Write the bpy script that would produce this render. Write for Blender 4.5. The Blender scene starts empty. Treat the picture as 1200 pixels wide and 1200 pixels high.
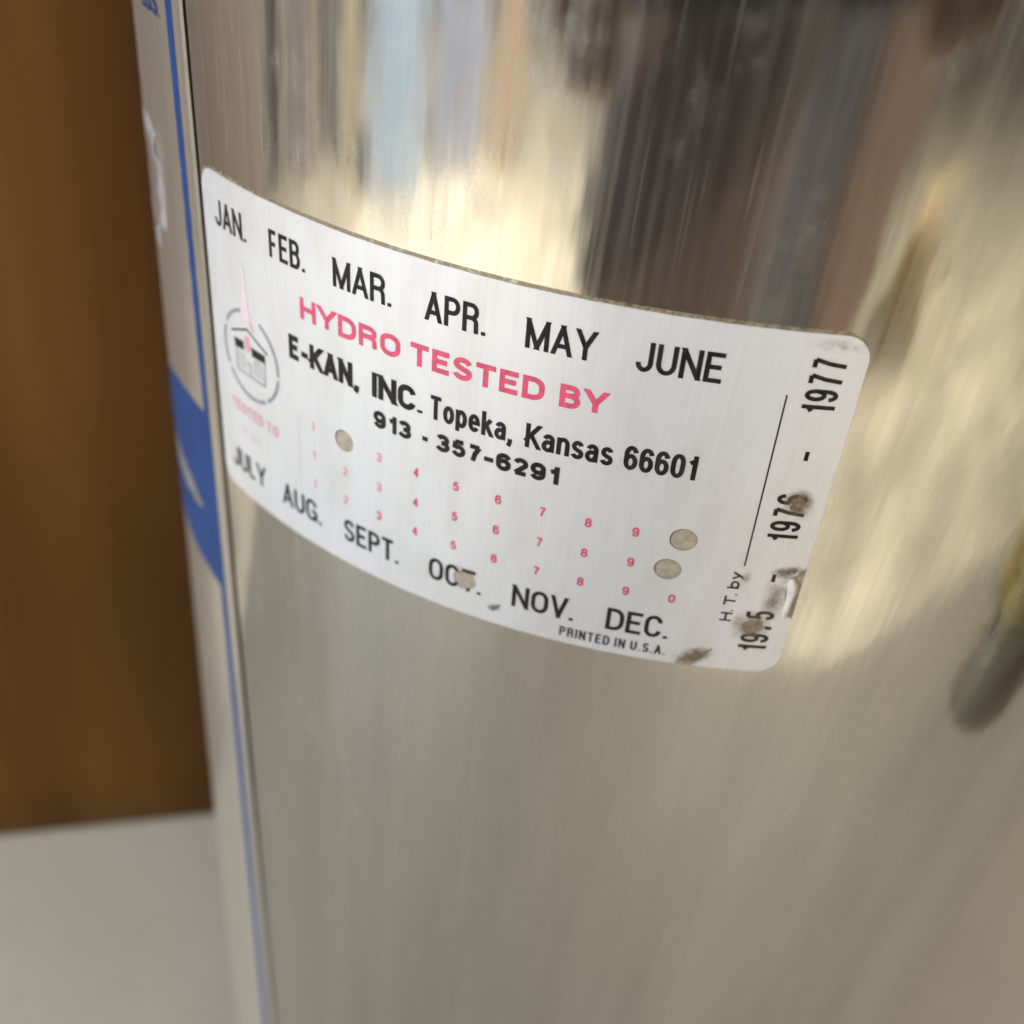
import bpy, bmesh, math, random
from mathutils import Vector, Matrix

random.seed(7)
scene = bpy.context.scene
COL = scene.collection

# ------------------------------------------------------------------ camera
TABLE_TO_LENS = 0.390          # the lens is 39 cm above the table top
R = 0.0889                     # seven inch tank
cam_data = bpy.data.cameras.new('camera')
cam = bpy.data.objects.new('camera', cam_data)
COL.objects.link(cam)
CAM_POS = Vector((0.0, -0.1820486, TABLE_TO_LENS))
FWD = Vector((-0.11186684, 0.79275758, -0.5991838))
RGT = Vector((0.97135713, 0.21444276, 0.10237004))
UPV = Vector((-0.20964525, 0.57056965, 0.79403976))
m = Matrix((RGT, UPV, -FWD)).transposed().to_4x4()
m.translation = CAM_POS
cam.matrix_world = m
cam_data.sensor_width = 36.0
cam_data.lens = 1255.609 / 1200.0 * 36.0
cam_data.clip_start = 0.002
cam_data.clip_end = 60.0
cam_data.dof.use_dof = True
cam_data.dof.focus_distance = 0.1085
cam_data.dof.aperture_fstop = cam_data.lens / 2.15      # 2.15 mm pupil of a phone lens
scene.camera = cam

# ------------------------------------------------------------------ world and lamps
world = bpy.data.worlds.new('World')
scene.world = world
world.use_nodes = True
bg = world.node_tree.nodes['Background']
bg.inputs['Color'].default_value = (1.0, 0.95, 0.88, 1)
bg.inputs['Strength'].default_value = 0.27


def area_lamp(name, loc, target, sx, sy, watts, color, spread=180):
    d = bpy.data.lights.new(name, 'AREA')
    d.shape = 'RECTANGLE'
    d.size, d.size_y = sx, sy
    d.energy = watts
    d.color = color
    d.spread = math.radians(spread)
    o = bpy.data.objects.new(name, d)
    COL.objects.link(o)
    o.location = loc
    o.rotation_euler = (Vector(target) - Vector(loc)).to_track_quat('-Z', 'Y').to_euler()
    return o


area_lamp('window_light', (-1.75, -1.35, 1.05), (0, 0, 0.25), 1.3, 1.2, 43, (0.72, 0.85, 1.0))
area_lamp('unseen_overhead_lamp', (0.75, -1.6, 1.75), (0.3, -0.9, -0.2), 1.3, 0.7, 36, (1.0, 0.94, 0.85))
area_lamp('unseen_overhead_lamp', (-1.75, -2.1, 1.75), (-1.8, -2.0, -0.7), 1.4, 0.7, 118, (1.0, 0.96, 0.90), 115)  # unseen, added to brighten the mirrored floor on the left
area_lamp('unseen_overhead_lamp', (2.0, -1.7, 1.75), (1.9, -1.7, -0.7), 1.4, 0.7, 46, (1.0, 0.95, 0.82), 115)  # unseen, added to brighten the mirrored floor on the right

scene.view_settings.view_transform = 'Standard'
scene.view_settings.look = 'None'
scene.view_settings.gamma = 1
scene.view_settings.use_curve_mapping = False
scene.view_settings.exposure = 0.03
scene.cycles.max_bounces = 6
scene.cycles.diffuse_bounces = 3
scene.cycles.glossy_bounces = 4
scene.cycles.caustics_reflective = False
scene.cycles.caustics_refractive = False


# ------------------------------------------------------------------ materials
def new_mat(name):
    mt = bpy.data.materials.new(name)
    mt.use_nodes = True
    nt = mt.node_tree
    return mt, nt, nt.nodes['Principled BSDF']


def N(nt, kind, **kw):
    n = nt.nodes.new(kind)
    for k, v in kw.items():
        setattr(n, k, v)
    return n


def ramp(nt, src, stops):
    r = N(nt, 'ShaderNodeValToRGB')
    el = r.color_ramp.elements
    while len(el) < len(stops):
        el.new(0.5)
    for e, (p, c) in zip(el, stops):
        e.position = p
        e.color = c if len(c) == 4 else (*c, 1)
    nt.links.new(src, r.inputs['Fac'])
    return r.outputs['Color']


def noise(nt, scale_vec, scale=1.0, detail=4.0, rough=0.6):
    tc = N(nt, 'ShaderNodeTexCoord')
    mp = N(nt, 'ShaderNodeMapping')
    mp.inputs['Scale'].default_value = scale_vec
    nt.links.new(tc.outputs['Object'], mp.inputs['Vector'])
    nz = N(nt, 'ShaderNodeTexNoise')
    nz.inputs['Scale'].default_value = scale
    nz.inputs['Detail'].default_value = detail
    nz.inputs['Roughness'].default_value = rough
    nt.links.new(mp.outputs['Vector'], nz.inputs['Vector'])
    return nz.outputs['Fac']


def maprange(nt, src, a, b, c, d):
    r = N(nt, 'ShaderNodeMapRange')
    for i, v in zip((1, 2, 3, 4), (a, b, c, d)):
        r.inputs[i].default_value = v
    nt.links.new(src, r.inputs[0])
    return r.outputs[0]


def bump(nt, bsdf, src, strength, dist):
    b = N(nt, 'ShaderNodeBump')
    b.inputs['Strength'].default_value = strength
    b.inputs['Distance'].default_value = dist
    nt.links.new(src, b.inputs['Height'])
    nt.links.new(b.outputs['Normal'], bsdf.inputs['Normal'])


def plain(name, color, rough=0.5, metal=0.0, var=0.15, vscale=(20, 20, 20), bumpd=0.0, spec=0.5):
    mt, nt, b = new_mat(name)
    fac = noise(nt, vscale, 1.0, 5)
    lo = tuple(c * (1 - var) for c in color)
    hi = tuple(min(1, c * (1 + var)) for c in color)
    nt.links.new(ramp(nt, fac, [(0.3, lo), (0.7, hi)]), b.inputs['Base Color'])
    b.inputs['Roughness'].default_value = rough
    b.inputs['Metallic'].default_value = metal
    b.inputs['Specular IOR Level'].default_value = spec
    if bumpd:
        bump(nt, b, fac, 0.4, bumpd)
    return mt


# polished stainless steel: upright brushed grain, a slightly wavy sheet, hazy worn streaks
M_STEEL, nt, b = new_mat('stainless_steel')
b.inputs['Metallic'].default_value = 1.0
streak = noise(nt, (1100, 1100, 11), 1.0, 6, 0.7)
mid = noise(nt, (260, 260, 14), 1.0, 5, 0.6)
wavy = noise(nt, (75, 75, 26), 1.0, 3, 0.5)
broad = noise(nt, (110, 110, 8), 1.0, 5, 0.6)
base = ramp(nt, broad, [(0.28, (0.44, 0.428, 0.39)), (0.5, (0.485, 0.472, 0.435)), (0.72, (0.54, 0.525, 0.485))])
nt.links.new(base, b.inputs['Base Color'])
nt.links.new(maprange(nt, streak, 0.3, 0.75, 0.06, 0.15), b.inputs['Roughness'])
bump(nt, b, streak, 0.17, 0.00002)
b1 = [n for n in nt.nodes if n.type == 'BUMP'][0]
bw = N(nt, 'ShaderNodeBump')
bw.inputs['Strength'].default_value = 0.8
bw.inputs['Distance'].default_value = 0.00022
nt.links.new(wavy, bw.inputs['Height'])
bm_ = N(nt, 'ShaderNodeBump')
bm_.inputs['Strength'].default_value = 0.16
bm_.inputs['Distance'].default_value = 0.00005
nt.links.new(mid, bm_.inputs['Height'])
nt.links.new(bw.outputs['Normal'], bm_.inputs['Normal'])
nt.links.new(bm_.outputs['Normal'], b1.inputs['Normal'])
hz = N(nt, 'ShaderNodeBsdfPrincipled')
hz.inputs['Metallic'].default_value = 1.0
hz.inputs['Roughness'].default_value = 0.48
hz.inputs['Base Color'].default_value = (0.53, 0.515, 0.475, 1)
nt.links.new(b1.outputs['Normal'], hz.inputs['Normal'])
mul = N(nt, 'ShaderNodeMath', operation='MULTIPLY')
nt.links.new(maprange(nt, streak, 0.38, 0.72, 0.25, 1.0), mul.inputs[0])
nt.links.new(maprange(nt, mid, 0.35, 0.72, 0.05, 0.40), mul.inputs[1])
scr = N(nt, 'ShaderNodeMath', operation='ADD', use_clamp=True)      # sparse upright scratches
nt.links.new(mul.outputs[0], scr.inputs[0])
nt.links.new(maprange(nt, noise(nt, (2300, 2300, 38), 1.0, 2, 0.5), 0.66, 0.76, 0.0, 0.28), scr.inputs[1])
smg = N(nt, 'ShaderNodeMath', operation='ADD', use_clamp=True)      # dull smudges
nt.links.new(scr.outputs[0], smg.inputs[0])
nt.links.new(maprange(nt, noise(nt, (130, 130, 70), 1.0, 6, 0.7), 0.55, 0.75, 0.0, 0.35), smg.inputs[1])
ms = N(nt, 'ShaderNodeMixShader')
nt.links.new(smg.outputs[0], ms.inputs[0])
nt.links.new(b.outputs[0], ms.inputs[1])
nt.links.new(hz.outputs[0], ms.inputs[2])
nt.links.new(ms.outputs[0], nt.nodes['Material Output'].inputs['Surface'])

# printed foil sticker, satin
M_STICKER, nt, b = new_mat('satin_foil_sticker')
fine = noise(nt, (2600, 2600, 30), 1.0, 3, 0.6)
soft = noise(nt, (140, 140, 60), 1.0, 4, 0.6)
mx = N(nt, 'ShaderNodeMix', data_type='RGBA', blend_type='MULTIPLY')
mx.inputs['Factor'].default_value = 1.0
nt.links.new(ramp(nt, fine, [(0.3, (0.745, 0.75, 0.765)), (0.7, (0.785, 0.79, 0.805))]), mx.inputs[6])
nt.links.new(ramp(nt, soft, [(0.25, (0.90, 0.885, 0.85)), (0.55, (1, 1, 1))]), mx.inputs[7])
nt.links.new(mx.outputs[2], b.inputs['Base Color'])
b.inputs['Metallic'].default_value = 0.32
b.inputs['Roughness'].default_value = 0.36
bump(nt, b, fine, 0.15, 0.000008)
wr_ = N(nt, 'ShaderNodeBump')
wr_.inputs['Strength'].default_value = 0.6
wr_.inputs['Distance'].default_value = 0.00012
nt.links.new(noise(nt, (85, 85, 110), 1.0, 3, 0.55), wr_.inputs['Height'])
nt.links.new(wr_.outputs['Normal'], [n for n in nt.nodes if n.type == 'BUMP'][0].inputs['Normal'])

# brushed foil nameplate
M_PLATE, nt, b = new_mat('foil_nameplate')
fac = noise(nt, (700, 700, 14), 1.0, 4)
nt.links.new(ramp(nt, fac, [(0.3, (0.60, 0.56, 0.50)), (0.7, (0.72, 0.68, 0.61))]), b.inputs['Base Color'])
b.inputs['Metallic'].default_value = 0.8
b.inputs['Roughness'].default_value = 0.30
M_PLATE_EDGE = plain('bare_foil_edge', (0.86, 0.83, 0.76), 0.35, 0.3, 0.1, (300, 300, 90))

M_BLACK = plain('black_ink', (0.016, 0.015, 0.015), 0.5, 0, 0.85, (1500, 1500, 200), spec=0.25)
M_GREYINK = plain('worn_grey_ink', (0.30, 0.29, 0.33), 0.5, 0, 0.35, (1500, 1500, 1500))
M_RED = plain('red_ink', (0.70, 0.085, 0.165), 0.45, 0, 0.22, (1600, 1600, 1600))
M_GLARE_FADED = plain('glare_faded_red_ink', (0.78, 0.33, 0.42), 0.5, 0, 0.12, (900, 900, 900))  # paler red: glare towards the left put into the ink, with fading
M_PALE = plain('pale_red_ink', (0.80, 0.62, 0.67), 0.5, 0, 0.08, (900, 900, 900))
M_BLUE = plain('blue_ink', (0.016, 0.058, 0.20), 0.55, 0.0, 0.15, (300, 300, 200), spec=0.2)
M_GRIME = None


def alpha_mat(name, color, lo, hi, scale, falloff):
    """thin film of dirt: patchy, and thinner towards the rim of its own patch (uv)"""
    mt, nt, b = new_mat(name)
    b.inputs['Base Color'].default_value = (*color, 1)
    b.inputs['Roughness'].default_value = 0.7
    fac = noise(nt, (scale,) * 3, 1.0, 5, 0.65)
    a = maprange(nt, fac, lo, hi, 0.0, 1.0)
    if falloff:
        uvn = N(nt, 'ShaderNodeTexCoord')
        vm = N(nt, 'ShaderNodeVectorMath', operation='LENGTH')
        sub = N(nt, 'ShaderNodeVectorMath', operation='SUBTRACT')
        sub.inputs[1].default_value = (0.5, 0.5, 0)
        nt.links.new(uvn.outputs['UV'], sub.inputs[0])
        nt.links.new(sub.outputs[0], vm.inputs[0])
        f = maprange(nt, vm.outputs['Value'], 0.12, 0.48, 1.0, 0.0)
        ml = N(nt, 'ShaderNodeMath', operation='MULTIPLY')
        nt.links.new(a, ml.inputs[0])
        nt.links.new(f, ml.inputs[1])
        a = ml.outputs[0]
    nt.links.new(a, b.inputs['Alpha'])
    return mt


M_STAIN = alpha_mat('brown_stain', (0.20, 0.12, 0.055), 0.35, 0.62, 900, True)
M_STAIN_GREY = alpha_mat('grey_smudge', (0.30, 0.245, 0.17), 0.40, 1.0, 700, True)
M_TAN = alpha_mat('tan_residue', (0.40, 0.31, 0.19), 0.34, 0.85, 800, True)
M_GRIME = alpha_mat('tan_grime', (0.30, 0.24, 0.15), 0.25, 0.62, 1300, False)
M_SEAM = plain('painted_gap_shade', (0.016, 0.011, 0.006), 1.0, 0, 0.4, (500, 500, 60), spec=0.0)  # near-black tone for the painted shade of the nameplate gap
M_ADHESIVE = plain('old_adhesive', (0.44, 0.375, 0.28), 0.6, 0, 0.25, (1200, 1200, 1200))
M_RIM = plain('dark_brown_rim', (0.15, 0.11, 0.07), 0.8, 0, 0.3, (2000, 2000, 2000))
M_CREST = plain('worn_pale_print', (0.66, 0.62, 0.57), 0.3, 0.5, 0.25, (500, 500, 200))
M_PRINTGREY = plain('pale_grey_print', (0.27, 0.26, 0.31), 0.5, 0.0, 0.25, (400, 400, 300))
M_CURL = plain('curled_sticker_backing', (0.82, 0.76, 0.70), 0.4, 0, 0.12, (900, 900, 900))

M_RUBBER = plain('black_rubber', (0.025, 0.024, 0.022), 0.45, 0, 0.3, (120, 120, 40))
M_FERRULE = plain('satin_plated_metal', (0.80, 0.79, 0.72), 0.4, 1.0, 0.1, (80, 80, 80))
M_NOZZLE = plain('dark_plated_metal', (0.46, 0.45, 0.38), 0.36, 1.0, 0.15, (120, 120, 40))
M_BRASS = plain('dull_brass', (0.62, 0.52, 0.20), 0.38, 1.0, 0.12, (80, 80, 80))
M_CHROME = plain('plated_metal', (0.80, 0.79, 0.74), 0.2, 1.0, 0.06, (80, 80, 80))

# table laminate
M_TABLE, nt, b = new_mat('beige_laminate')
f1 = noise(nt, (9, 9, 9), 1.0, 4)
f2 = noise(nt, (700, 700, 700), 1.0, 2)
mx = N(nt, 'ShaderNodeMix', data_type='RGBA', blend_type='MULTIPLY')
mx.inputs['Factor'].default_value = 1.0
nt.links.new(ramp(nt, f1, [(0.3, (0.49, 0.45, 0.375)), (0.7, (0.56, 0.515, 0.43))]), mx.inputs[6])
nt.links.new(ramp(nt, f2, [(0.35, (0.88, 0.88, 0.88)), (0.65, (1, 1, 1))]), mx.inputs[7])
nt.links.new(mx.outputs[2], b.inputs['Base Color'])
b.inputs['Roughness'].default_value = 0.5

# stained plywood
M_WOOD, nt, b = new_mat('brown_stained_plywood')
tc = N(nt, 'ShaderNodeTexCoord')
mp = N(nt, 'ShaderNodeMapping')
mp.inputs['Scale'].default_value = (26, 26, 1.6)
nt.links.new(tc.outputs['Object'], mp.inputs['Vector'])
nz = N(nt, 'ShaderNodeTexNoise')
nz.inputs['Scale'].default_value = 1.0
nz.inputs['Detail'].default_value = 6
nz.inputs['Distortion'].default_value = 0.8
nt.links.new(mp.outputs['Vector'], nz.inputs['Vector'])
nt.links.new(ramp(nt, nz.outputs['Fac'], [(0.28, (0.080, 0.033, 0.0065)), (0.5, (0.128, 0.057, 0.012)), (0.72, (0.175, 0.084, 0.020))]),
             b.inputs['Base Color'])
b.inputs['Roughness'].default_value = 0.6
b.inputs['Specular IOR Level'].default_value = 0.15

M_FLOOR = plain('cream_vinyl', (0.60, 0.545, 0.44), 0.45, 0, 0.42, (4.6, 4.6, 4.6))
M_WALL = plain('grey_beige_paint', (0.42, 0.39, 0.35), 0.8, 0, 0.06, (2, 2, 2))


# ------------------------------------------------------------------ helpers
def link(name, me, mat, parent=None):
    o = bpy.data.objects.new(name, me)
    COL.objects.link(o)
    if mat is not None:
        me.materials.append(mat)
    if parent is not None:
        o.parent = parent
    return o


def empty(name, loc, label, cat, group=None):
    o = bpy.data.objects.new(name, None)
    COL.objects.link(o)
    o.location = loc
    o.empty_display_size = 0.02
    o['label'] = label
    o['category'] = cat
    if group:
        o['group'] = group
    return o


def tag(o, label, cat, group=None):
    o['label'] = label
    o['category'] = cat
    if group:
        o['group'] = group
    return o


def bm_mesh(bm, name, smooth=False):
    bmesh.ops.recalc_face_normals(bm, faces=bm.faces)
    me = bpy.data.meshes.new(name)
    bm.to_mesh(me)
    bm.free()
    if smooth:
        me.polygons.foreach_set('use_smooth', [True] * len(me.polygons))
    return me


def add_box(bm, c, s, bevel=0.0, rotz=0.0):
    r = bmesh.ops.create_cube(bm, size=1.0)
    vs = r['verts']
    bmesh.ops.scale(bm, vec=s, verts=vs)
    if bevel:
        es = list({e for v in vs for e in v.link_edges})
        g = bmesh.ops.bevel(bm, geom=es, offset=bevel, segments=2, profile=0.5, affect='EDGES')
        vs = list({v for f in g['faces'] for v in f.verts} | {v for v in vs if v.is_valid})
    if rotz:
        bmesh.ops.rotate(bm, cent=(0, 0, 0), matrix=Matrix.Rotation(rotz, 3, 'Z'), verts=vs)
    bmesh.ops.translate(bm, vec=c, verts=vs)


def box_obj(name, c, s, mat, parent=None, bevel=0.0, rotz=0.0):
    bm = bmesh.new()
    add_box(bm, (0, 0, 0), s, bevel, rotz)
    o = link(name, bm_mesh(bm, name), mat, parent)
    o.location = c
    return o


def lathe(name, prof, segs, mat, parent=None, loc=(0, 0, 0)):
    vs, fs = [], []
    for (r, z) in prof:
        for k in range(segs):
            a = 2 * math.pi * k / segs
            vs.append((r * math.cos(a), r * math.sin(a), z))
    for i in range(len(prof) - 1):
        for k in range(segs):
            a, b2 = i * segs + k, i * segs + (k + 1) % segs
            fs.append((a, b2, b2 + segs, a + segs))
    fs.append(tuple(range(segs - 1, -1, -1)))
    fs.append(tuple((len(prof) - 1) * segs + k for k in range(segs)))
    me = bpy.data.meshes.new(name)
    me.from_pydata(vs, [], fs)
    me.polygons.foreach_set('use_smooth', [True] * len(me.polygons))
    o = link(name, me, mat, parent)
    o.location = loc
    return o


def sharpen(o, deg=35):
    me = o.data
    me.set_sharp_from_angle(angle=math.radians(deg))
    return o


def tube(name, pts, rad, mat, parent=None, segs=16):
    cu = bpy.data.curves.new(name, 'CURVE')
    cu.dimensions = '3D'
    cu.bevel_depth = rad
    cu.bevel_resolution = 5
    cu.use_fill_caps = True
    sp = cu.splines.new('NURBS')
    sp.points.add(len(pts) - 1)
    for p, q in zip(sp.points, pts):
        p.co = (*q, 1)
    sp.use_endpoint_u = True
    sp.order_u = 4
    sp.resolution_u = 10
    o = bpy.data.objects.new(name, cu)
    COL.objects.link(o)
    cu.materials.append(mat)
    dg = bpy.context.evaluated_depsgraph_get()
    me = bpy.data.meshes.new_from_object(o.evaluated_get(dg))
    bpy.data.objects.remove(o)
    me.name = name
    me.polygons.foreach_set('use_smooth', [True] * len(me.polygons))
    o = bpy.data.objects.new(name, me)
    COL.objects.link(o)
    if parent:
        o.parent = parent
    return o


# ------------------------------------------------------------------ setting: table side wall, floor, far wall
WALL_DIR = Vector((0.9125, 0.409, 0)).normalized()
WALL_N = Vector((-WALL_DIR.y, WALL_DIR.x, 0))          # away from the room
WALL_ANG = math.atan2(WALL_DIR.y, WALL_DIR.x)
WALL_D = 0.1395
FLOOR_Z = -0.74

o = box_obj('floor', (0, -2.2, FLOOR_Z - 0.05), (9.0, 6.4, 0.1), M_FLOOR)
o['kind'] = 'structure'
# wood panelling right behind the table
c = WALL_N * (WALL_D + 0.020) + WALL_DIR * 0.18
o = box_obj('wall', (c.x, c.y, FLOOR_Z + 0.9), (0.84, 0.024, 1.798), M_WOOD, None, 0.001, WALL_ANG)
o['kind'] = 'structure'
o = box_obj('wall_far', (0, -4.6, FLOOR_Z + 0.65), (9.0, 0.1, 1.3), M_WALL)
o['kind'] = 'structure'

# table: back edge at the wood, front edge 42 cm from the tank axis
tbl = empty('table', (0, 0, FLOOR_Z), 'beige laminate table the steel extinguisher stands on, against brown wood', 'table')
FRONT = 0.425
depth = WALL_D + FRONT - 0.004
tc_ = WALL_N * ((WALL_D - FRONT) / 2 - 0.002)
top_c = tc_ + WALL_DIR * 0.06
t = box_obj('table_top', (top_c.x, top_c.y, -0.014 - FLOOR_Z), (1.5, depth, 0.028), M_TABLE, tbl, 0.003, WALL_ANG)
for sx in (-1, 1):
    for sy in (-1, 1):
        q = top_c + WALL_DIR * (sx * 0.68) + WALL_N * (sy * (depth / 2 - 0.05))
        box_obj('leg', (q.x, q.y, (-0.028 - FLOOR_Z) / 2), (0.04, 0.04, -0.028 - FLOOR_Z - 0.001), M_CHROME, tbl, 0.003, WALL_ANG)

# ------------------------------------------------------------------ fire extinguisher
ext = empty('fire_extinguisher', (0, 0, 0), 'polished stainless steel fire extinguisher tank with white test sticker on table', 'fire extinguisher')

prof = [(0.070, 0.0008), (0.0800, 0.0008), (0.0840, 0.002), (0.0868, 0.005), (0.0880, 0.010), (R, 0.016)]
prof += [(R, 0.016 + (0.485 - 0.016) * i / 24) for i in range(1, 25)]
prof += [(R * math.cos(a), 0.485 + 0.052 * math.sin(a)) for a in [math.radians(d) for d in range(6, 76, 6)]]
prof += [(0.020, 0.5375), (0.0195, 0.552)]
lathe('tank', prof, 512, M_STEEL, ext)

# valve, carrying handle, lever, gauge (above the picture)
sharpen(lathe('valve', [(0.024, 0.5525), (0.024, 0.566), (0.017, 0.568), (0.017, 0.600), (0.013, 0.604), (0.013, 0.622), (0.008, 0.626)], 48, M_CHROME, ext))
bm = bmesh.new()
add_box(bm, (0, 0, 0), (0.024, 0.125, 0.005), 0.0015)
o = link('handle', bm_mesh(bm, 'handle'), M_CHROME, ext)
o.location = (0, -0.052, 0.609)
o.rotation_euler = (math.radians(-6), 0, 0)
bm = bmesh.new()
add_box(bm, (0, 0, 0), (0.020, 0.140, 0.004), 0.0015)
o = link('lever', bm_mesh(bm, 'lever'), M_CHROME, ext)
o.location = (0, -0.050, 0.640)
o.rotation_euler = (math.radians(9), 0, 0)
o = sharpen(lathe('gauge', [(0.004, 0), (0.016, 0.0), (0.017, 0.002), (0.017, 0.010), (0.015, 0.012), (0.0145, 0.0105), (0.001, 0.0105)], 40, M_CHROME, ext))
o.rotation_euler = (0, math.radians(-90), 0)
o.location = (-0.0165, 0, 0.585)

# hose down the right flank, ending in a nozzle
HA = math.radians(58)
HX, HY = math.sin(HA), -math.cos(HA)
HR = R + 0.0600
tube('hose', [(0.014 * HX, 0.014 * HY, 0.592), (0.05 * HX, 0.05 * HY, 0.604), (0.096 * HX, 0.096 * HY, 0.585), (0.138 * HX, 0.138 * HY, 0.53),
              (0.150 * HX, 0.150 * HY, 0.46), (HR * HX, HR * HY, 0.41), (HR * HX, HR * HY, 0.372), (HR * HX, HR * HY, 0.305)], 0.0110, M_RUBBER, ext)
noz = sharpen(lathe('nozzle', [(0.0085, 0.005), (0.0095, 0.0), (0.0150, 0.0), (0.0178, 0.003), (0.0195, 0.012), (0.0200, 0.026), (0.0165, 0.029), (0.0165, 0.034)], 48, M_NOZZLE, ext))
noz.location = (HR * HX, HR * HY, 0.235)
sharpen(lathe('collar', [(0.0190, 0.0), (0.0203, 0.001), (0.0203, 0.008), (0.0192, 0.009), (0.0203, 0.010), (0.0203, 0.017), (0.0190, 0.018)], 48, M_BRASS, noz, (0, 0, 0.032)))
sharpen(lathe('ferrule', [(0.0185, 0.0), (0.0195, 0.001), (0.0195, 0.022), (0.0118, 0.027)], 48, M_FERRULE, noz, (0, 0, 0.0502)))

# ---- wrap: sticker coordinates (mm right, mm up, mm off the steel) -> tank surface
TH0, Z0, TILT = -0.4606, TABLE_TO_LENS - 0.0709527, 0.0367
CT, ST = math.cos(TILT), math.sin(TILT)


def wrap(u, v, h):
    uu = (u * CT - v * ST) * 0.001
    vv = (u * ST + v * CT) * 0.001
    th = TH0 + uu / R
    r = R + h * 0.001
    return (r * math.sin(th), -r * math.cos(th), Z0 + vv)


def wrapped(name, verts, faces, mat, parent, radial=True):
    """verts are (u, v, h) in mm"""
    me = bpy.data.meshes.new(name)
    me.from_pydata([wrap(*q) for q in verts], [], faces)
    me.validate()
    # face outward
    flip = 0
    for p in me.polygons[:20]:
        if p.normal.x * p.center.x + p.normal.y * p.center.y < 0:
            flip += 1
    if flip > min(20, len(me.polygons)) / 2:
        me.flip_normals()
    if radial:
        me.polygons.foreach_set('use_smooth', [True] * len(me.polygons))
        ns = []
        for q in me.vertices:
            l = math.hypot(q.co.x, q.co.y)
            ns.append((q.co.x / l, q.co.y / l, 0.0))
        me.normals_split_custom_set_from_vertices(ns)
    return link(name, me, mat, parent)


def sheet(name, loops, h, mat, parent, step=1.0, rim=None, bumpf=None, vstep=None):
    """flat sheet outlined by loops[0] with holes loops[1:], cut into narrow strips, wrapped; rim = lower height of its cut edge"""
    bm = bmesh.new()
    for lp in loops:
        vs = [bm.verts.new((x, y, 0)) for x, y in lp]
        for i in range(len(vs)):
            bm.edges.new((vs[i], vs[(i + 1) % len(vs)]))
    bmesh.ops.triangle_fill(bm, use_beauty=True, edges=bm.edges[:], normal=(0, 0, 1))
    xs = [q[0] for q in loops[0]]
    ys = [q[1] for q in loops[0]]
    x = math.floor(min(xs)) + 0.371
    while x < max(xs):
        bmesh.ops.bisect_plane(bm, geom=bm.verts[:] + bm.edges[:] + bm.faces[:], plane_co=(x, 0, 0), plane_no=(1, 0, 0))
        x += step
    if vstep:
        y = math.floor(min(ys)) + 0.337
        while y < max(ys):
            bmesh.ops.bisect_plane(bm, geom=bm.verts[:] + bm.edges[:] + bm.faces[:], plane_co=(0, y, 0), plane_no=(0, 1, 0))
            y += vstep
    bm.verts.index_update()
    verts = [(q.co.x, q.co.y, h + (bumpf(q.co.x, q.co.y) if bumpf else 0)) for q in bm.verts]
    faces = [tuple(q.index for q in f.verts) for f in bm.faces]
    bnd = [(e.verts[0].index, e.verts[1].index) for e in bm.edges if len(e.link_faces) == 1]
    bm.free()
    o = wrapped(name, verts, faces, mat, parent, radial=bumpf is None)
    if bumpf:
        o.data.polygons.foreach_set('use_smooth', [True] * len(o.data.polygons))
    if rim is not None:
        rv, rf = [], []
        for a, b2 in bnd:
            i = len(rv)
            rv += [verts[a], verts[b2], (verts[b2][0], verts[b2][1], rim), (verts[a][0], verts[a][1], rim)]
            rf.append((i, i + 1, i + 2, i + 3))
        e = wrapped('cut_edge', rv, rf, mat, o, radial=False)
    return o


def circle(cx, cy, rx, ry=None, n=36, jag=0.0, a0=0.0):
    ry = ry or rx
    out = []
    for k in range(n):
        a = a0 + 2 * math.pi * k / n
        j = 1 + jag * (random.random() - 0.5)
        out.append((cx + rx * j * math.cos(a), cy + ry * j * math.sin(a)))
    return out


# ---- test sticker outline with rounded corners and its torn places
UL, UR, VB, VT = -20.9, 60.3, -18.07, 25.6
CR = 2.6


def corner(cx, cy, a0, n=10):
    return [(cx + CR * math.cos(a0 + math.pi / 2 * k / n), cy + CR * math.sin(a0 + math.pi / 2 * k / n)) for k in range(n + 1)]


def worn(p0, p1, amp, stepmm=0.45):
    L = math.hypot(p1[0] - p0[0], p1[1] - p0[1])
    n = max(2, int(L / stepmm))
    nx, ny = -(p1[1] - p0[1]) / L, (p1[0] - p0[0]) / L
    out = []
    for k in range(1, n):
        f = k / n
        d = (random.random() - 0.5) * amp
        out.append((p0[0] + (p1[0] - p0[0]) * f + nx * d, p0[1] + (p1[1] - p0[1]) * f + ny * d))
    return out


outline = []
outline += corner(UL + CR, VB + CR, math.pi)                              # lower left
outline += worn((UL + CR, VB), (48.3, VB), 0.03, 1.5)
outline += [(48.3, VB), (48.75, -17.4), (49.3, -16.9), (49.5, -16.35), (50.1, -16.2), (50.7, -16.0), (51.5, -15.75), (52.3, -15.0),
            (52.45, -15.2), (51.9, -16.0), (51.55, -16.5), (51.35, -17.1), (50.9, -17.5), (50.5, VB)]
outline += [(52, VB), (54, VB)]
outline += corner(UR - CR, VB + CR, 1.5 * math.pi)
outline += [(UR, -11.0), (UR, -9.6), (59.7, -9.3), (59.35, -8.5), (59.05, -7.4), (58.8, -6.4), (58.75, -5.3), (58.95, -4.4), (59.0, -3.6),
            (59.5, -3.25), (59.75, -2.6), (60.1, -2.5), (UR, -2.2)]
outline += worn((UR, -2.2), (UR, VT - CR), 0.02, 2)
outline += corner(UR - CR, VT - CR, 0.0)
outline += worn((UR - CR, VT), (UL + CR, VT), 0.05, 0.8)
outline += corner(UL + CR, VT - CR, 0.5 * math.pi)
outline += worn((UL, VT - CR), (UL, VB + CR), 0.02, 2)

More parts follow.
